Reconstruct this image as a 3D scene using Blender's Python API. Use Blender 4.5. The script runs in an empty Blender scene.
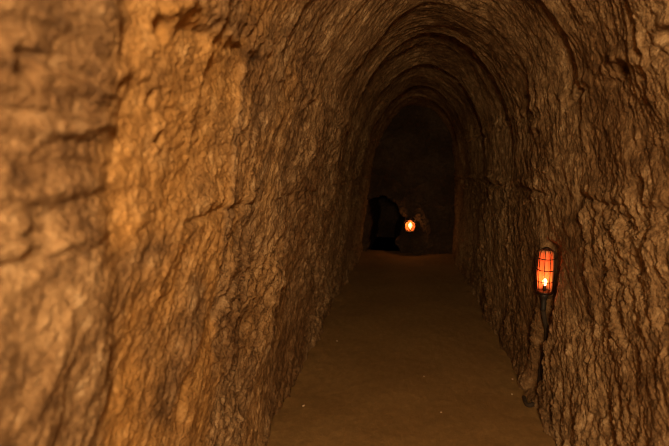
import bpy, bmesh, math, random
import numpy as np
from mathutils import Vector, Matrix

random.seed(5)
C = bpy.context.scene.collection
SC = bpy.context.scene

# ------------------------------------------------------------------ camera
W, H_, F = 669.0, 446.0, 446.0
EYE = Vector((0, 0, 1.5))
VPX, VPY = 404.0, 168.0            # where the tunnel axis vanishes
cam_d = bpy.data.cameras.new('camera')
cam = bpy.data.objects.new('camera', cam_d)
C.objects.link(cam)
SC.camera = cam
cam_d.sensor_width = 36.0
cam_d.lens = 36.0 * F / W
cam_d.clip_start = 0.05
yaw = math.atan2(VPX - W / 2, F)
pitch = math.atan2((H_ / 2 - VPY), math.hypot(F, VPX - W / 2))
cam.rotation_mode = 'XYZ'
cam.location = EYE
cam.rotation_euler = (math.pi / 2 - pitch, 0, yaw)
cam_d.dof.use_dof = True
cam_d.dof.focus_distance = 2.6
cam_d.dof.aperture_fstop = 1.9
ROT = cam.rotation_euler.to_matrix()


def ray(px, py):
    return ROT @ Vector(((px - W / 2) / F, -(py - H_ / 2) / F, -1.0))


def at_y(px, py, y):
    d = ray(px, py)
    return EYE + d * (y / d.y)


def at_x(px, py, x):
    d = ray(px, py)
    return EYE + d * (x / d.x)


def at_z(px, py, z):
    d = ray(px, py)
    return EYE + d * ((z - EYE.z) / d.z)


# ------------------------------------------------------------------ noise
def _tab(seed):
    r = np.random.RandomState(seed)
    p = r.permutation(256)
    return np.concatenate([p, p, p]), r


def perlin(x, y, seed=0):
    P, r = _tab(seed)
    a = r.rand(256) * 2 * np.pi
    gx, gy = np.cos(a), np.sin(a)
    xi = np.floor(x).astype(np.int64)
    yi = np.floor(y).astype(np.int64)
    xf, yf = x - xi, y - yi
    u = xf * xf * xf * (xf * (xf * 6 - 15) + 10)
    v = yf * yf * yf * (yf * (yf * 6 - 15) + 10)

    def g(ix, iy, dx, dy):
        h = P[(P[ix & 255] + iy) & 255]
        return gx[h] * dx + gy[h] * dy
    n00 = g(xi, yi, xf, yf)
    n10 = g(xi + 1, yi, xf - 1, yf)
    n01 = g(xi, yi + 1, xf, yf - 1)
    n11 = g(xi + 1, yi + 1, xf - 1, yf - 1)
    a0 = n00 + u * (n10 - n00)
    a1 = n01 + u * (n11 - n01)
    return (a0 + v * (a1 - a0)) * 1.5


def fbm(x, y, octv=4, seed=0, gain=0.5):
    t, amp, tot = 0.0, 1.0, 0.0
    for k in range(octv):
        t = t + amp * perlin(x, y, seed + 17 * k)
        tot += amp
        x, y, amp = x * 2.03 + 3.1, y * 2.03 + 7.7, amp * gain
    return t / tot


def ridged(x, y, octv=3, seed=0):
    t, amp, tot = 0.0, 1.0, 0.0
    for k in range(octv):
        t = t + amp * (1 - 2 * np.abs(perlin(x, y, seed + 13 * k)))
        tot += amp
        x, y, amp = x * 2.1 + 1.3, y * 2.1 + 5.2, amp * 0.5
    return t / tot


def facets(x, y, seed=0, tilt=0.7):
    """hewn chips: every Voronoi cell is its own tilted plane; returns height, edge distance"""
    P, r = _tab(seed)
    jx, jy, hb, ta, tb = (r.rand(256) for _ in range(5))
    xi = np.floor(x).astype(np.int64)
    yi = np.floor(y).astype(np.int64)
    d1 = np.full(x.shape, 9.0)
    d2 = np.full(x.shape, 9.0)
    h = np.zeros(x.shape)
    for i in (-1, 0, 1):
        for j in (-1, 0, 1):
            k = P[(P[(xi + i) & 255] + yi + j) & 255]
            dx = xi + i + jx[k] - x
            dy = yi + j + jy[k] - y
            d = dx * dx + dy * dy
            hh = hb[k] - 0.5 + tilt * ((ta[k] - 0.5) * dx + (tb[k] - 0.5) * dy)
            near = d < d1
            d2 = np.where(near, d1, np.minimum(d2, d))
            h = np.where(near, hh, h)
            d1 = np.where(near, d, d1)
    return h, np.sqrt(d2) - np.sqrt(d1)


def sst(a, b, x):
    t = np.clip((x - a) / (b - a), 0, 1)
    return t * t * (3 - 2 * t)


def gauss(x, w):
    return np.exp(-(x / w) ** 2)


# ------------------------------------------------------------------ materials
def mat(name):
    m = bpy.data.materials.new(name)
    m.use_nodes = True
    nt = m.node_tree
    return m, nt, nt.nodes, nt.links, nt.nodes['Principled BSDF']


def ramp(nd, stops):
    r = nd.new('ShaderNodeValToRGB')
    e = r.color_ramp.elements
    while len(e) > 1:
        e.remove(e[0])
    e[0].position, e[0].color = stops[0][0], (*stops[0][1], 1)
    for p, c in stops[1:]:
        n = e.new(p)
        n.color = (*c, 1)
    return r


def rock_material(name, scale, bump=0.9, stops=None, ochre=True, bdist=0.03, stain=(0.42, 0.33, 0.24)):
    m, nt, nd, lk, bsdf = mat(name)
    tc = nd.new('ShaderNodeTexCoord')
    mp = nd.new('ShaderNodeMapping')
    mp.inputs['Scale'].default_value = scale
    mp.inputs['Rotation'].default_value = (-0.35, 0, 0)
    lk.new(tc.outputs['Object'], mp.inputs['Vector'])
    n1 = nd.new('ShaderNodeTexNoise')
    n1.inputs['Scale'].default_value = 6.5
    n1.inputs['Detail'].default_value = 8
    n1.inputs['Roughness'].default_value = 0.75
    lk.new(mp.outputs['Vector'], n1.inputs['Vector'])
    n2 = nd.new('ShaderNodeTexNoise')
    n2.inputs['Scale'].default_value = 1.7
    n2.inputs['Detail'].default_value = 4
    lk.new(tc.outputs['Object'], n2.inputs['Vector'])
    n3 = nd.new('ShaderNodeTexNoise')
    n3.inputs['Scale'].default_value = 14.0
    n3.inputs['Detail'].default_value = 5
    n3.inputs['Roughness'].default_value = 0.75
    lk.new(mp.outputs['Vector'], n3.inputs['Vector'])
    r1 = ramp(nd, stops or [(0.32, (0.075, 0.042, 0.020)), (0.44, (0.24, 0.145, 0.070)),
                            (0.55, (0.40, 0.26, 0.135)), (0.68, (0.66, 0.49, 0.31))])
    lk.new(n1.outputs['Fac'], r1.inputs['Fac'])
    r2 = ramp(nd, [(0.40, stain), (0.60, (1.0, 1.0, 1.0))])
    lk.new(n2.outputs['Fac'], r2.inputs['Fac'])
    mx = nd.new('ShaderNodeMix')
    mx.data_type = 'RGBA'
    mx.blend_type = 'MULTIPLY'
    mx.inputs[0].default_value = 0.8
    lk.new(r1.outputs['Color'], mx.inputs[6])
    lk.new(r2.outputs['Color'], mx.inputs[7])
    col = mx.outputs[2]
    if ochre:
        at = nd.new('ShaderNodeAttribute')
        at.attribute_name = 'ochre_clay'
        mo = nd.new('ShaderNodeMix')
        mo.data_type = 'RGBA'
        r3 = ramp(nd, [(0.32, (0.24, 0.125, 0.04)), (0.5, (0.50, 0.275, 0.09)), (0.68, (0.64, 0.39, 0.16))])
        lk.new(n1.outputs['Fac'], r3.inputs['Fac'])
        lk.new(at.outputs['Fac'], mo.inputs[0])
        lk.new(col, mo.inputs[6])
        lk.new(r3.outputs['Color'], mo.inputs[7])
        col = mo.outputs[2]
    lk.new(col, bsdf.inputs['Base Color'])
    bsdf.inputs['Roughness'].default_value = 0.62
    bsdf.inputs['Specular IOR Level'].default_value = 0.35
    b = nd.new('ShaderNodeBump')
    b.inputs['Strength'].default_value = bump
    b.inputs['Distance'].default_value = bdist
    lk.new(n3.outputs['Fac'], b.inputs['Height'])
    lk.new(b.outputs['Normal'], bsdf.inputs['Normal'])
    return m


ROCK = rock_material('hewn_sandstone', (3.0, 2.1, 2.4))
ROCK_END_DIM = rock_material('dimmed_end_sandstone', (3.0, 2.0, 3.0), ochre=False,  # same stone in darker colours, painting in the gloom of the far end
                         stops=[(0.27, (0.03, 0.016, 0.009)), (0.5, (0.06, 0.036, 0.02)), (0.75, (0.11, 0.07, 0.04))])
EARTH = rock_material('trodden_earth', (4.0, 3.0, 4.0), bump=0.5, bdist=0.008, stain=(.85, .82, .78), ochre=False,
                      stops=[(0.25, (0.20, 0.12, 0.043)), (0.5, (0.24, 0.145, 0.053)), (0.75, (0.30, 0.185, 0.072))])
EARTH.node_tree.nodes['Principled BSDF'].inputs['Roughness'].default_value = 0.9


def plain(name, col, rough=0.5, metal=0.0, noise=0.25, emit=None, strength=0.0):
    m, nt, nd, lk, b = mat(name)
    n = nd.new('ShaderNodeTexNoise')
    n.inputs['Scale'].default_value = 40
    n.inputs['Detail'].default_value = 4
    r = ramp(nd, [(0.3, tuple(c * (1 - noise) for c in col)), (0.7, tuple(min(1, c * (1 + noise)) for c in col))])
    lk.new(n.outputs['Fac'], r.inputs['Fac'])
    lk.new(r.outputs['Color'], b.inputs['Base Color'])
    b.inputs['Roughness'].default_value = rough
    b.inputs['Metallic'].default_value = metal
    if emit:
        b.inputs['Emission Color'].default_value = (*emit, 1)
        b.inputs['Emission Strength'].default_value = strength
    return m


M_CABLE = plain('dusty_cable', (0.034, 0.022, 0.014), 0.85)
M_RUBBER = plain('black_rubber', (0.016, 0.014, 0.013), 0.6)
M_WIRE = plain('rusted_wire', (0.05, 0.026, 0.016), 0.55, 0.7)
M_REFL = plain('orange_reflector', (0.85, 0.30, 0.13), 0.5, 0.0, 0.12)
M_BULB = plain('lit_bulb', (1.0, 0.7, 0.35), 0.3, 0, 0.02, (1.0, 0.50, 0.13), 9.0)
M_BULB2 = plain('lit_bulb_far', (1.0, 0.7, 0.35), 0.3, 0, 0.02, (1.0, 0.50, 0.13), 5.0)
M_STONE = plain('pale_pebble', (0.55, 0.42, 0.28), 0.8)


# ------------------------------------------------------------------ mesh helpers
def mesh_obj(name, verts, faces, material, parent=None, smooth=True):
    me = bpy.data.meshes.new(name)
    me.from_pydata(verts, [], faces)
    me.materials.append(material)
    if smooth:
        me.polygons.foreach_set('use_smooth', [True] * len(me.polygons))
    me.update()
    o = bpy.data.objects.new(name, me)
    C.objects.link(o)
    if parent:
        o.parent = parent
    return o


def bm_obj(name, bm, material, parent=None, smooth=True):
    bmesh.ops.recalc_face_normals(bm, faces=bm.faces[:])
    me = bpy.data.meshes.new(name)
    bm.to_mesh(me)
    bm.free()
    me.materials.append(material)
    if smooth:
        me.polygons.foreach_set('use_smooth', [True] * len(me.polygons))
    o = bpy.data.objects.new(name, me)
    C.objects.link(o)
    if parent:
        o.parent = parent
    return o


def grid_obj(name, P, N, material, attrs=None):
    """P: rows x cols x 3 positions -> structure mesh with shared-border normals"""
    r, c = P.shape[:2]
    me = bpy.data.meshes.new(name)
    idx = np.arange(r * c, dtype=np.int32).reshape(r, c)
    q = np.stack([idx[:-1, :-1], idx[:-1, 1:], idx[1:, 1:], idx[1:, :-1]], -1).reshape(-1, 4)
    n = len(q)
    me.vertices.add(r * c)
    me.vertices.foreach_set('co', P.reshape(-1).astype(np.float32))
    me.loops.add(n * 4)
    me.loops.foreach_set('vertex_index', q.reshape(-1))
    me.polygons.add(n)
    me.polygons.foreach_set('loop_start', np.arange(0, n * 4, 4, dtype=np.int32))
    me.update(calc_edges=True)
    me.polygons.foreach_set('use_smooth', np.ones(n, dtype=bool))
    for k, v in (attrs or {}).items():
        a = me.attributes.new(k, 'FLOAT', 'POINT')
        a.data.foreach_set('value', v.reshape(-1).astype(np.float32))
    me.materials.append(material)
    if N is not None:
        me.normals_split_custom_set_from_vertices(N.reshape(-1, 3).tolist())
    o = bpy.data.objects.new(name, me)
    C.objects.link(o)
    o['kind'] = 'structure'
    return o


def grid_normals(P):
    a = np.gradient(P, axis=0)
    b = np.gradient(P, axis=1)
    n = np.cross(a, b)
    return n / np.maximum(np.linalg.norm(n, axis=-1, keepdims=True), 1e-9)


# ------------------------------------------------------------------ the tunnel
ctrl = np.array([(-.77, -.10), (-.735, .25), (-.675, .75), (-.605, 1.25), (-.53, 1.68), (-.42, 2.02),
                 (-.22, 2.34), (-.01, 2.52), (.17, 2.575), (.36, 2.53), (.57, 2.37), (.75, 2.06),
                 (.835, 1.70), (.86, 1.30), (.86, .75), (.855, .25), (.86, -.10)])
dense = []
pp = np.vstack([2 * ctrl[0] - ctrl[1], ctrl, 2 * ctrl[-1] - ctrl[-2]])
for i in range(1, len(pp) - 2):
    for t in np.linspace(0, 1, 60, endpoint=False):
        p0, p1, p2, p3 = pp[i - 1:i + 3]
        dense.append(0.5 * (2 * p1 + (p2 - p0) * t + (2 * p0 - 5 * p1 + 4 * p2 - p3) * t * t + (3 * p1 - p0 - 3 * p2 + p3) * t ** 3))
dense.append(ctrl[-1])
dense = np.array(dense)
cum = np.concatenate([[0], np.cumsum(np.linalg.norm(np.diff(dense, axis=0), axis=1))])
NS = 1000
sv = np.linspace(0, cum[-1], NS)
prof = np.stack([np.interp(sv, cum, dense[:, 0]), np.interp(sv, cum, dense[:, 1])], -1)
tan = np.gradient(prof, axis=0)
tan /= np.linalg.norm(tan, axis=1, keepdims=True)
outn = np.stack([-tan[:, 1], tan[:, 0]], -1)      # outward, into the rock

END = 7.95
ys, y = [], -2.6
while y < END + 0.25:
    ys.append(y)
    y += 0.02 if y < 0.2 else min(0.022, 0.0034 + 0.0018 * max(0, y - 1.0) ** 1.4)
yv = np.array(ys)
Y, S = np.meshgrid(yv, sv, indexing='ij')
X0 = np.broadcast_to(prof[:, 0], Y.shape)
Z0 = np.broadcast_to(prof[:, 1], Y.shape)
side = np.broadcast_to(np.where(sv < cum[-1] * 0.51, -1.0, 1.0), Y.shape)
left = (side < 0)
vault = sst(1.65, 2.2, Z0)
wall = 1 - vault

warp = 0.07 * fbm(Y * 1.6, S * 1.6, 2, 901)
U = Y - 0.38 * np.minimum(Z0, 1.9) + warp
SS = S + 0.10 * fbm(Y * 2.2, S * 1.3, 2, 77)

# regions of the left wall: banded rock nearest, a smoother clay patch, then hewn stone
edge_a = 0.80 + 0.05 * fbm(Z0 * 2.1 + 3, Y * 0 + 1.3, 3, 11) - 0.06 * (Z0 - 1.4)
edge_b = 1.44 + 0.07 * fbm(Z0 * 1.7, Y * 0 + 5.1, 3, 12) - 0.02 * (Z0 - 1.4)
top_e = 1.86 + 0.07 * fbm(Y * 3.0, Z0 * 0 + 2.2, 3, 13)
band = left * (1 - sst(edge_a - .07, edge_a + .07, Y)) * sst(-0.3, 0.2, Y)
patch = left * sst(edge_a - .07, edge_a + .07, Y) * (1 - sst(edge_b - .02, edge_b + .02, Y)) * (1 - sst(top_e - .02, top_e + .03, Z0))
low = sst(1.30, 1.38, Z0)                 # above the course joint
patch_hi = patch * low
patch_lo = patch * (1 - low) * sst(0.2, 0.9, Z0)
hewn = 1 - np.clip(band + patch_hi + 0.72 * patch_lo, 0, 1)

D = np.zeros(Y.shape)                      # + = into the rock
D += 0.050 * fbm(Y * 0.8, S * 0.9, 3, 21)
D += 0.026 * fbm(U * 2.6, SS * 1.8, 3, 22)

# rings: lips where one round of digging stopped and the next one started
rings = [(-1.2, .04), (0.1, .03), (1.15, .03), (1.75, .03), (2.34, .065), (3.05, .05), (3.80, .085), (4.90, .095), (6.10, .09), (7.1, .06)]
Yr = Y + 0.05 * fbm(S * 1.4, Y * 0.5, 3, 31) - 0.10 * np.minimum(Z0 - 1.7, 0) * 0.6
fade = 0.16 + 0.84 * sst(1.5, 2.1, Z0)
for k, (ry, amp) in enumerate(rings):
    nxt = rings[k + 1][0] if k + 1 < len(rings) else END + .5
    t = np.clip((Yr - ry) / (nxt - ry), 0, 1)
    lip = sst(0, 0.05, t) * (1 - t) ** 0.8
    lip = np.where(Yr >= ry, lip, 0) * (Yr < nxt)
    D += amp * lip * fade * np.clip(0.75 + 0.9 * perlin(S * 1.9, Y * 0 + k * 3.3, 41), 0.15, 1.4)

# hewn chips, elongated along the strokes of the pick
f0, e0 = facets(U * 7.5, SS * 2.6, 51)
f1, e1 = facets(U * 10 + 0.5 * warp, SS * 6.0, 54, 1.2)
f2, e2 = facets(U * 23 + 0.8 * f1, SS * 14.0, 52, 1.2)
f3, e3 = facets(U * 52 + 0.6 * f2, SS * 33.0, 53, 1.2)
smooth_hi = sst(1.25, 1.45, Z0)
right_calm = np.where(left, 0.88, 0.60 + 0.30 * (1 - smooth_hi))
rough_zone = right_calm * ((0.30 - 0.12 * smooth_hi) + (1 - 0.35 * smooth_hi) * 1.1 * sst(-0.3, 0.35, fbm(Y * 1.3, S * 1.3, 3, 61)))
lumps = fbm(U * 11, SS * 7.5, 5, 62, 0.68)
clump = sst(-0.05, 0.45, fbm(U * 9, SS * 6.0, 4, 64)) * sst(-0.2, 0.35, fbm(Y * 1.5, S * 1.5, 2, 65))
D += hewn * rough_zone * (0.012 * vault * f0 + 0.009 * wall * f1 + (0.010 - 0.005 * vault) * f2 + 0.0065 * f3)
D += hewn * ((0.045 * wall * np.where(left, 1, 0.72) + 0.010 * vault) * lumps * (0.3 + 0.7 * rough_zone) - 0.012 * wall * clump)
# stroke grooves, strongest overhead where the pick swung round the vault
g1 = ridged(U * 13, SS * 1.5, 2, 71)
g2 = fbm(U * 30, SS * 5.0, 3, 72, 0.65)
gm = right_calm * (0.35 + 0.9 * sst(-0.2, 0.4, fbm(Y * 3, S * 2.5, 2, 75)))
D -= hewn * gm * (0.005 * vault * g1 + (0.006 + 0.006 * smooth_hi + 0.003 * vault) * g2)
D += hewn * vault * 0.0065 * fbm(U * 42, SS * 2.6, 3, 76, 0.7)
D += hewn * smooth_hi * wall * 0.006 * fbm(U * 26, SS * 3.6, 3, 78, 0.7)
D += 0.0055 * fbm(Y * 40, S * 50, 3, 74, 0.7)

# banded rock: flat beds lying across the wall
SB = Z0 + 0.06 * Y + 0.03 * fbm(Y * 4, S * 4, 2, 80)
DB = 0.62 * Z0 + 0.78 * Y                  # below the joint the beds turn steep
D += band * low * (0.022 * fbm(Y * 1.4, SB * 15, 4, 81) + 0.018 * fbm(Y * 3, SB * 36, 4, 82) - 0.010 - 0.012 * sst(0.25, 0.6, fbm(Y * 3, SB * 9, 2, 83)))
D += band * (1 - low) * (0.021 * fbm((Y - 0.45 * Z0) * 8, (Z0 + 0.3 * Y) * 3.6, 5, 84, 0.55) - 0.010)
# clay patch: smoother, softly pitted
D += patch_hi * (0.012 + 0.020 * fbm(Y * 4, S * 7, 5, 85, 0.6) + 0.009 * fbm(Y * 13 + Z0 * 7, S * 28, 4, 86, 0.65))
D += patch_lo * (0.006 + 0.015 * fbm(Y * 6 - 3 * Z0, S * 5, 5, 87, 0.6) + 0.006 * fbm(U * 24, SS * 12, 3, 88))
lipb = gauss(Y - edge_b, .035) * left * sst(1.30, 1.42, Z0) * (1 - sst(1.8, 1.95, Z0))
D -= lipb * (0.008 + 0.016 * fbm(Z0 * 16, Y * 20, 3, 89))
D -= gauss(Z0 - top_e, .05) * left * sst(.8, .9, Y) * (1 - sst(1.3, 1.6, Y)) * (0.006 + 0.03 * fbm(Y * 12, S * 12, 3, 90))
D += gauss(Y - edge_a - .02, .028) * left * sst(0.5, 1.2, Z0) * 0.009 * sst(-.3, .3, fbm(Z0 * 5, Y * 5, 2, 98))

# the course joint at shoulder height and the broken seam at the spring of the vault
jz = 1.355 + 0.028 * fbm(Y * 2.2, side * 3.0, 3, 91)
jmod = sst(-0.25, 0.3, perlin(Y * 1.7, side * 5.0, 92))
D += (0.013 * gauss(Z0 - jz, .012) - 0.018 * gauss(Z0 - jz - .045, .035) * (0.6 + 1.1 * fbm(Y * 14, S * 14, 2, 93))) * (0.1 + 0.9 * jmod) * np.where(left, 1.0, 1.5)
D += (side > 0) * 0.018 * gauss(Z0 - jz + .06, .07) * (0.4 + 1.6 * fbm(Y * 9, S * 9, 4, 119))
kz = 1.90 + 0.07 * fbm(Y * 1.6, side * 7.0, 3, 94)
D -= 0.022 * gauss(Z0 - kz, .05) * (0.3 + 1.6 * fbm(Y * 8, S * 8, 3, 95))
D += 0.016 * gauss(Z0 - kz + .055, .014) * sst(-.1, .3, perlin(Y * 3.1, side * 2.0, 96))
# swelling at the foot of the walls
D -= 0.05 * (1 - sst(0.0, 0.40, Z0)) * (0.5 + 0.9 * fbm(Y * 2.2, S * 1.2, 3, 97))


def pit(px, py, xw, ry, rz, dep):
    p = at_x(px, py, xw)
    global D
    m = np.exp(-(((Y - p.y) / ry) ** 2 + ((Z0 - p.z) / rz) ** 2) ** 2)
    m -= 0.25 * np.exp(-(((Y - p.y) / ry / 1.8) ** 2 + ((Z0 - p.z - rz * 1.7) / rz / 1.3) ** 2))
    D += (side == (1 if xw > 0 else -1)) * m * dep


for a in [(534, 133, .80, .045, .026, .09), (493, 131, .80, .06, .02, .04), (604, 71, .77, .045, .028, .09), (655, 36, .76, .05, .022, .08),
          (155, 85, -.46, .012, .014, .045), (171, 139, -.53, .014, .016, .045), (178, 97, -.48, .012, .016, .02), (200, 26, -.42, .03, .02, .03),
          (60, 62, -.47, .02, .02, .015), (8, 25, -.5, .02, .014, .02), (30, 240, -.58, .03, .03, .012),
          (488, 223, .83, .03, .12, .035), (187, 335, -.66, .02, .06, .035), (175, 400, -.70, .02, .09, .035), (245, 405, -.70, .03, .05, .03),
          (285, 245, -.60, .05, .05, .02), (630, 190, .84, .06, .05, .025)]:
    pit(*a)

# upright niche for the caged lamp, and the chase that carries its cable down to the floor
LAMP_C = at_x(544.5, 272, 0.845)
ly, lz = LAMP_C.y, LAMP_C.z
chase_y = ly + 0.22 * np.clip(lz - 0.15 - Z0, 0, 1) + 0.012 * fbm(Z0 * 4, Y * 0, 2, 99)
onr = (side > 0)
niche = onr * sst(ly - .20, ly - .03, Y) * (1 - sst(ly + .075, ly + .11, Y)) * sst(lz - .20, lz - .155, Z0) * (1 - sst(lz + .155, lz + .20, Z0))
NICHE_D = 0.062
D = D * (1 - 0.75 * niche) + NICHE_D * niche
chase = onr * sst(chase_y - .17, chase_y - .03, Y) * (1 - sst(chase_y + .02, chase_y + .05, Y)) * (1 - sst(lz - .19, lz - .16, Z0)) * sst(0.02, 0.10, Z0)
D = D * (1 - 0.92 * chase) + 0.058 * chase
D -= onr * 0.018 * gauss(Y - chase_y - .10, .03) * (1 - sst(lz - .15, lz - .05, Z0)) * (1 - chase)

P = np.empty(Y.shape + (3,))
P[..., 0] = X0 + D * np.broadcast_to(outn[:, 0], Y.shape)
P[..., 1] = Y
P[..., 2] = Z0 + D * np.broadcast_to(outn[:, 1], Y.shape)
N = -grid_normals(P)
# make sure they look into the tunnel
mid = N[len(yv) // 2, NS // 2]
flip = mid[2] > 0
if flip:
    N = -N
ochre = np.clip(patch_hi * (0.75 + 0.5 * fbm(Y * 5, S * 5, 2, 111)) + 0.75 * patch_lo * sst(-.3, .2, fbm(Y * 4, S * 3, 3, 112))
                + 0.45 * (1 - band) * left * (1 - sst(1.4, 3.2, Y)) * sst(-.1, .4, fbm(U * 3, SS * 1.5, 3, 113)), 0, 1)
i1 = int(np.argmin(np.abs(prof[:NS // 2, 1] - 1.80)))
i2 = NS // 2 + int(np.argmin(np.abs(prof[NS // 2:, 1] - 1.80)))
for nm, a, b in (('wall_left', 0, i1 + 1), ('ceiling', i1, i2 + 1), ('wall_right', i2, NS)):
    Pg, Ng, Og = P[:, a:b], N[:, a:b], ochre[:, a:b]
    if flip:
        Pg, Ng, Og = Pg[::-1], Ng[::-1], Og[::-1]
    grid_obj(nm, Pg, Ng, ROCK, {'ochre_clay': Og})


def wall_point(y, z, s=1):
    i = int(np.argmin(np.abs(yv - y)))
    h = NS // 2
    if s > 0:
        j = h + int(np.argmin(np.abs(P[i, h:, 2] - z)))
    else:
        j = int(np.argmin(np.abs(P[i, :h, 2] - z)))
    return P[i, j]


# floor: trodden earth, a little dished, banked up against the walls
fy = yv[::2]
fx = np.linspace(-0.98, 1.05, 240)
FY, FX = np.meshgrid(fy, fx, indexing='ij')
FZ = 0.010 * fbm(FX * 2.2, FY * 1.5, 3, 201) + 0.0035 * fbm(FX * 14, FY * 12, 3, 202) + 0.0014 * fbm(FX * 60, FY * 60, 2, 203)
bank = sst(0.58, 0.88, np.abs(FX - 0.05))
FZ += 0.035 * bank * (0.7 + 0.8 * fbm(FX * 5, FY * 3, 3, 204))
FP = np.stack([FX, FY, FZ], -1)
fN = grid_normals(FP)
if fN[10, 10, 2] > 0:
    FP = FP[::-1]
    fN = None
grid_obj('floor', FP, None, EARTH)


def floor_z(x, y):
    i = int(np.argmin(np.abs(fy - y)))
    j = int(np.argmin(np.abs(fx - x)))
    return float(FZ[i, j])


# end wall with a low black opening at its left
bx = np.linspace(-1.15, 1.25, 300)
bz = np.linspace(-0.12, 2.85, 360)
BZ, BX = np.meshgrid(bz, bx, indexing='ij')
wob = 0.16 * fbm(BX * 2.5, BZ * 2.5, 4, 301)
BD = 0.08 * fbm(BX * 1.5, BZ * 1.5, 3, 302) + 0.05 * facets(BX * 5, BZ * 5, 303)[0] + 0.02 * facets(BX * 14, BZ * 14, 304)[0]
door = sst(-.62, -.58, BX + wob) * (1 - sst(-.12, -.05, BX + wob)) * (1 - sst(0.98, 1.06, BZ + wob + 0.9 * (BX + .33) ** 2))
BD += 2.6 * door
BD += 0.05 * gauss(BX - 0.10, .16) * gauss(BZ - .50, .22)          # shallow hollow behind the far lamp
BP = np.stack([BX, END + BD, BZ], -1)
if grid_normals(BP)[20, 290, 1] < 0:
    BP = BP[::-1]
grid_obj('wall_back', BP, None, ROCK_END_DIM)


# ------------------------------------------------------------------ lamps
def tube(bm, pts, r, seg=8, closed=False, taper=None):
    pts = [Vector(p) for p in pts]
    n = len(pts)
    rings_ = []
    prev = None
    for i, p in enumerate(pts):
        if closed:
            t = pts[(i + 1) % n] - pts[i - 1]
        else:
            t = pts[min(i + 1, n - 1)] - pts[max(i - 1, 0)]
        t.normalize()
        if prev is None:
            a = t.orthogonal().normalized()
        else:
            a = (prev - t * prev.dot(t)).normalized()
        prev = a
        b = t.cross(a)
        rr = taper[i] if taper else r
        rings_.append([bm.verts.new(p + (a * math.cos(2 * math.pi * k / seg) + b * math.sin(2 * math.pi * k / seg)) * rr) for k in range(seg)])
    for i in range(n if closed else n - 1):
        A, B = rings_[i], rings_[(i + 1) % n]
        for k in range(seg):
            bm.faces.new((A[k], A[(k + 1) % seg], B[(k + 1) % seg], B[k]))
    if not closed:
        bm.faces.new(rings_[0][::-1])
        bm.faces.new(rings_[-1])


def lathe(bm, prof_, seg=24):
    rows = []
    for r, z in prof_:
        rows.append([bm.verts.new((r * math.cos(2 * math.pi * k / seg), r * math.sin(2 * math.pi * k / seg), z)) for k in range(seg)])
    for A, B in zip(rows, rows[1:]):
        for k in range(seg):
            bm.faces.new((A[k], A[(k + 1) % seg], B[(k + 1) % seg], B[k]))
    bm.faces.new(rows[0][::-1])
    bm.faces.new(rows[-1])


def make_lamp(loc, face, label, bulbmat, R=.050, Hc=.28, bs=0.75, dome=0.15):
    """caged hand lamp: local z up, local -x looks into the tunnel; origin at the bottom of the handle"""
    root = bpy.data.objects.new('caged_lamp', None)
    C.objects.link(root)
    root.location = loc
    root.rotation_euler = (0, 0, face)
    root['label'] = label
    root['category'] = 'lamp'
    root['group'] = 'caged lamps lighting the tunnel'
    z0 = 0.11
    bm = bmesh.new()
    lathe(bm, [(.008, 0), (.015, .006), (.016, .02), (.014, .03), (.0165, .05), (.0145, .065), (.018, .08), (.024, .095), (.026, z0 + .004)], 20)
    bm_obj('handle', bm, M_RUBBER, root)
    bm = bmesh.new()
    lathe(bm, [(.026, z0), (R * .95, z0 + .006), (R, z0 + .014), (R * .9, z0 + .020)], 28)
    bm_obj('collar', bm, M_WIRE, root)
    bm = bmesh.new()                        # half-round reflector at the back
    sg, rows = 18, []
    for zz in np.linspace(z0 + .016, z0 + Hc - .02, 14):
        tt = abs((zz - z0 - .016) / (Hc - .036) * 2 - 1)
        rr = R * .90 * (1 - dome * .75 * tt ** 3)
        rows.append([bm.verts.new((rr * math.cos(a), rr * math.sin(a), zz)) for a in np.linspace(-1.75, 1.75, sg)])
    for A, B in zip(rows, rows[1:]):
        for k in range(sg - 1):
            bm.faces.new((A[k], A[k + 1], B[k + 1], B[k]))
    o = bm_obj('reflector', bm, M_REFL, root)
    md = o.modifiers.new('thickness', 'SOLIDIFY')
    md.thickness = 0.0015
    o['label'] = 'orange lit reflector'
    bm = bmesh.new()
    lathe(bm, [(.010, z0 + .018), (.011, z0 + .045), (.009, z0 + .05)], 14)
    bm_obj('bulb_socket', bm, M_RUBBER, root)
    bm = bmesh.new()
    zb = z0 + .05
    lathe(bm, [(.006, zb), (.0095, zb + .010 * bs), (.0165 * bs, zb + .028 * bs), (.017 * bs, zb + .040 * bs), (.012 * bs, zb + .053 * bs), (.004 * bs, zb + .059 * bs)], 18)
    o = bm_obj('bulb', bm, bulbmat, root)
    o['label'] = 'glowing yellow bulb'
    nb = 10
    for k in range(nb):
        a = 2 * math.pi * (k + .5) / nb
        bm = bmesh.new()
        pts = [(R * math.cos(a), R * math.sin(a), z0 + .012), (R * 1.04 * math.cos(a), R * 1.04 * math.sin(a), z0 + Hc * .5),
               (R * math.cos(a), R * math.sin(a), z0 + Hc - .03), (R * .75 * math.cos(a), R * .75 * math.sin(a), z0 + Hc - .010),
               (R * .35 * math.cos(a), R * .35 * math.sin(a), z0 + Hc)]
        tube(bm, pts, .0021, 6)
        bm_obj('cage_wire', bm, M_WIRE, root)
    for hz in (.085, .155, .225):
        bm = bmesh.new()
        tube(bm, [((R * 1.03) * math.cos(a), (R * 1.03) * math.sin(a), z0 + hz + .006 * math.sin(a + 1)) for a in np.linspace(0, 2 * math.pi, 28, endpoint=False)], .0024, 6, True)
        bm_obj('cage_ring', bm, M_WIRE, root)
    bm = bmesh.new()
    lathe(bm, [(R * .38, z0 + Hc - .006), (R * .40, z0 + Hc + .002), (R * .2, z0 + Hc + .008)], 20)
    bm_obj('top_cap', bm, M_WIRE, root)
    return root, zb + .03, z0, Hc


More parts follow.
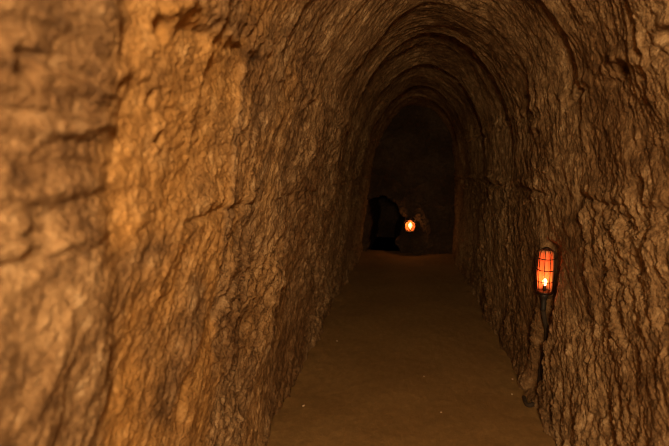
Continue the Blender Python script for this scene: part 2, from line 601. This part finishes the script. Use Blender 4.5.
def lamp_light(loc, power, col, r=0.012):
    l = bpy.data.lights.new('lamp_glow', 'POINT')
    l.energy = power
    l.color = col
    l.shadow_soft_size = r
    o = bpy.data.objects.new('lamp_glow', l)
    o.location = loc
    C.objects.link(o)
    return o


# near lamp, standing in its niche in the right wall
lx = float(prof[int(np.argmin(np.abs(prof[NS // 2:, 1] - lz))) + NS // 2, 0]) - 0.004
c = at_x(545.5, 272, lx)
base = Vector((c.x, c.y, c.z - .135 - .11))
lampA, zb, z0, Hc = make_lamp(base, math.radians(48), 'slim caged lamp glowing orange in the niche of the right wall', M_BULB)
lamp_light(base + Vector((-.030, -.026, zb + .03)), 0.68, (1.0, 0.15, 0.035))

# far lamp, against the end wall
fb = at_y(410.0, 238, END - 0.06)
lampB, zb2, _, _ = make_lamp(Vector((fb.x, fb.y, fb.z)), math.radians(85), 'small far lamp glowing against the end wall beside the black opening', M_BULB2, .095, .21, 1.9, 1.0)
lamp_light(Vector((fb.x - .01, fb.y - .052, fb.z + zb2 + .06)), 2.2, (1.0, 0.34, 0.08), 0.02)


# ------------------------------------------------------------------ cables
def smooth_path(pts, n=10):
    pts = [Vector(p) for p in pts]
    q = [2 * pts[0] - pts[1]] + pts + [2 * pts[-1] - pts[-2]]
    out = []
    for i in range(1, len(q) - 2):
        for t in np.linspace(0, 1, n, endpoint=False):
            p0, p1, p2, p3 = q[i - 1:i + 3]
            out.append(0.5 * (2 * p1 + (p2 - p0) * t + (2 * p0 - 5 * p1 + 4 * p2 - p3) * t * t + (3 * p1 - p0 - 3 * p2 + p3) * t ** 3))
    out.append(pts[-1])
    return out


pts = [base + Vector((0, 0, 0)), base + Vector((.010, 0, -.05))]
for zz in (base.z - .16, base.z - .30, base.z - .42, .16):
    if zz > .1:
        cy = ly + 0.22 * max(0, lz - 0.15 - zz)
        pts.append(Vector((float(wall_point(cy, zz)[0]) - .018, cy, zz)))
for px, py in ((538, 396), (533, 404), (527, 403), (524, 396)):
    g = at_z(px, py, .03)
    pts.append(Vector((g.x, g.y, floor_z(g.x, g.y) + .009)))
bm = bmesh.new()
tube(bm, smooth_path(pts), .0135, 10)
o = bm_obj('power_cable', bm, M_CABLE)
o['label'] = 'black cable hanging below the niche lamp and curling on the floor'
o['category'] = 'cable'

p0 = Vector((fb.x, fb.y, fb.z + .006))
pts = [p0, p0 + Vector((.003, 0, -.02)), Vector((fb.x + .01, fb.y - .005, max(.06, fb.z - .06))), Vector((fb.x + .05, fb.y - .03, floor_z(fb.x + .05, 7.8) + .012)), Vector((fb.x + .20, fb.y - .04, floor_z(fb.x + .2, 7.8) + .010))]
bm = bmesh.new()
tube(bm, smooth_path(pts), .009, 8)
o = bm_obj('power_cable', bm, M_CABLE)
o['label'] = 'short dark cable under the far lamp at the end wall'
o['category'] = 'cable'


# ------------------------------------------------------------------ pebbles lying on the floor
def pebble(px, py, r, seed, label):
    g = at_z(px, py, .005)
    bm = bmesh.new()
    bmesh.ops.create_icosphere(bm, subdivisions=3, radius=1.0)
    rr = random.Random(seed)
    k = [rr.uniform(-3, 3) for _ in range(6)]
    for v in bm.verts:
        n = v.co.copy()
        s = 1 + .16 * math.sin(2.1 * n.x + k[0]) * math.cos(2.6 * n.y + k[1]) + .10 * math.sin(4.3 * n.z + k[2] + 2 * n.x)
        v.co = Vector((n.x * r * 1.25 * s, n.y * r * s, n.z * r * .7 * s))
    o = bm_obj('pebble', bm, M_STONE)
    o.location = (g.x, g.y, floor_z(g.x, g.y) + r * .35)
    o.rotation_euler = (0, 0, rr.uniform(0, 6))
    o['label'] = label
    o['category'] = 'pebble'
    o['group'] = 'pale pebbles on the floor'


pebble(303.5, 406, .0075, 1, 'pale pebble alone on the floor near the left wall')
pebble(512, 394.5, .0060, 2, 'pale pebble on the floor left of the cable end')
pebble(512.5, 381, .0055, 3, 'tiny pale pebble on the floor beyond the one by the cable end')
pebble(424, 376, .0045, 4, 'tiny pale pebble in the middle of the floor, level with the cable end')
pebble(337, 341, .0060, 5, 'pale pebble farthest down the tunnel, near the left wall')
pebble(441, 412, .0050, 6, 'pale pebble right of the floor middle, nearest the viewer of all pebbles')

# ------------------------------------------------------------------ lamp behind the photographer, plus an unseen fill added to even out the falloff
for nm, loc, en, rad in (('rear_key_fill', (0.17, -0.50, 1.85), 190, 0.12), ('rear_key_fill', (0.05, -2.1, 1.85), 150, 0.15)):
    key = bpy.data.lights.new(nm, 'POINT')
    key.energy = en
    key.color = (1.0, 0.66, 0.32)
    key.shadow_soft_size = rad
    ko = bpy.data.objects.new(nm, key)
    ko.location = loc
    C.objects.link(ko)

wd = bpy.data.worlds.new('world')
wd.use_nodes = True
wd.node_tree.nodes['Background'].inputs[0].default_value = (0.0, 0.0, 0.0, 1)
SC.world = wd

SC.view_settings.view_transform = 'Standard'
SC.view_settings.look = 'None'
SC.view_settings.exposure = 0.0
SC.view_settings.gamma = 1.0
SC.view_settings.use_curve_mapping = False
SC.cycles.use_denoising = True
SC.cycles.max_bounces = 6
SC.cycles.sample_clamp_indirect = 0.4
SC.cycles.blur_glossy = 1.0
SC.cycles.filter_width = 1.0
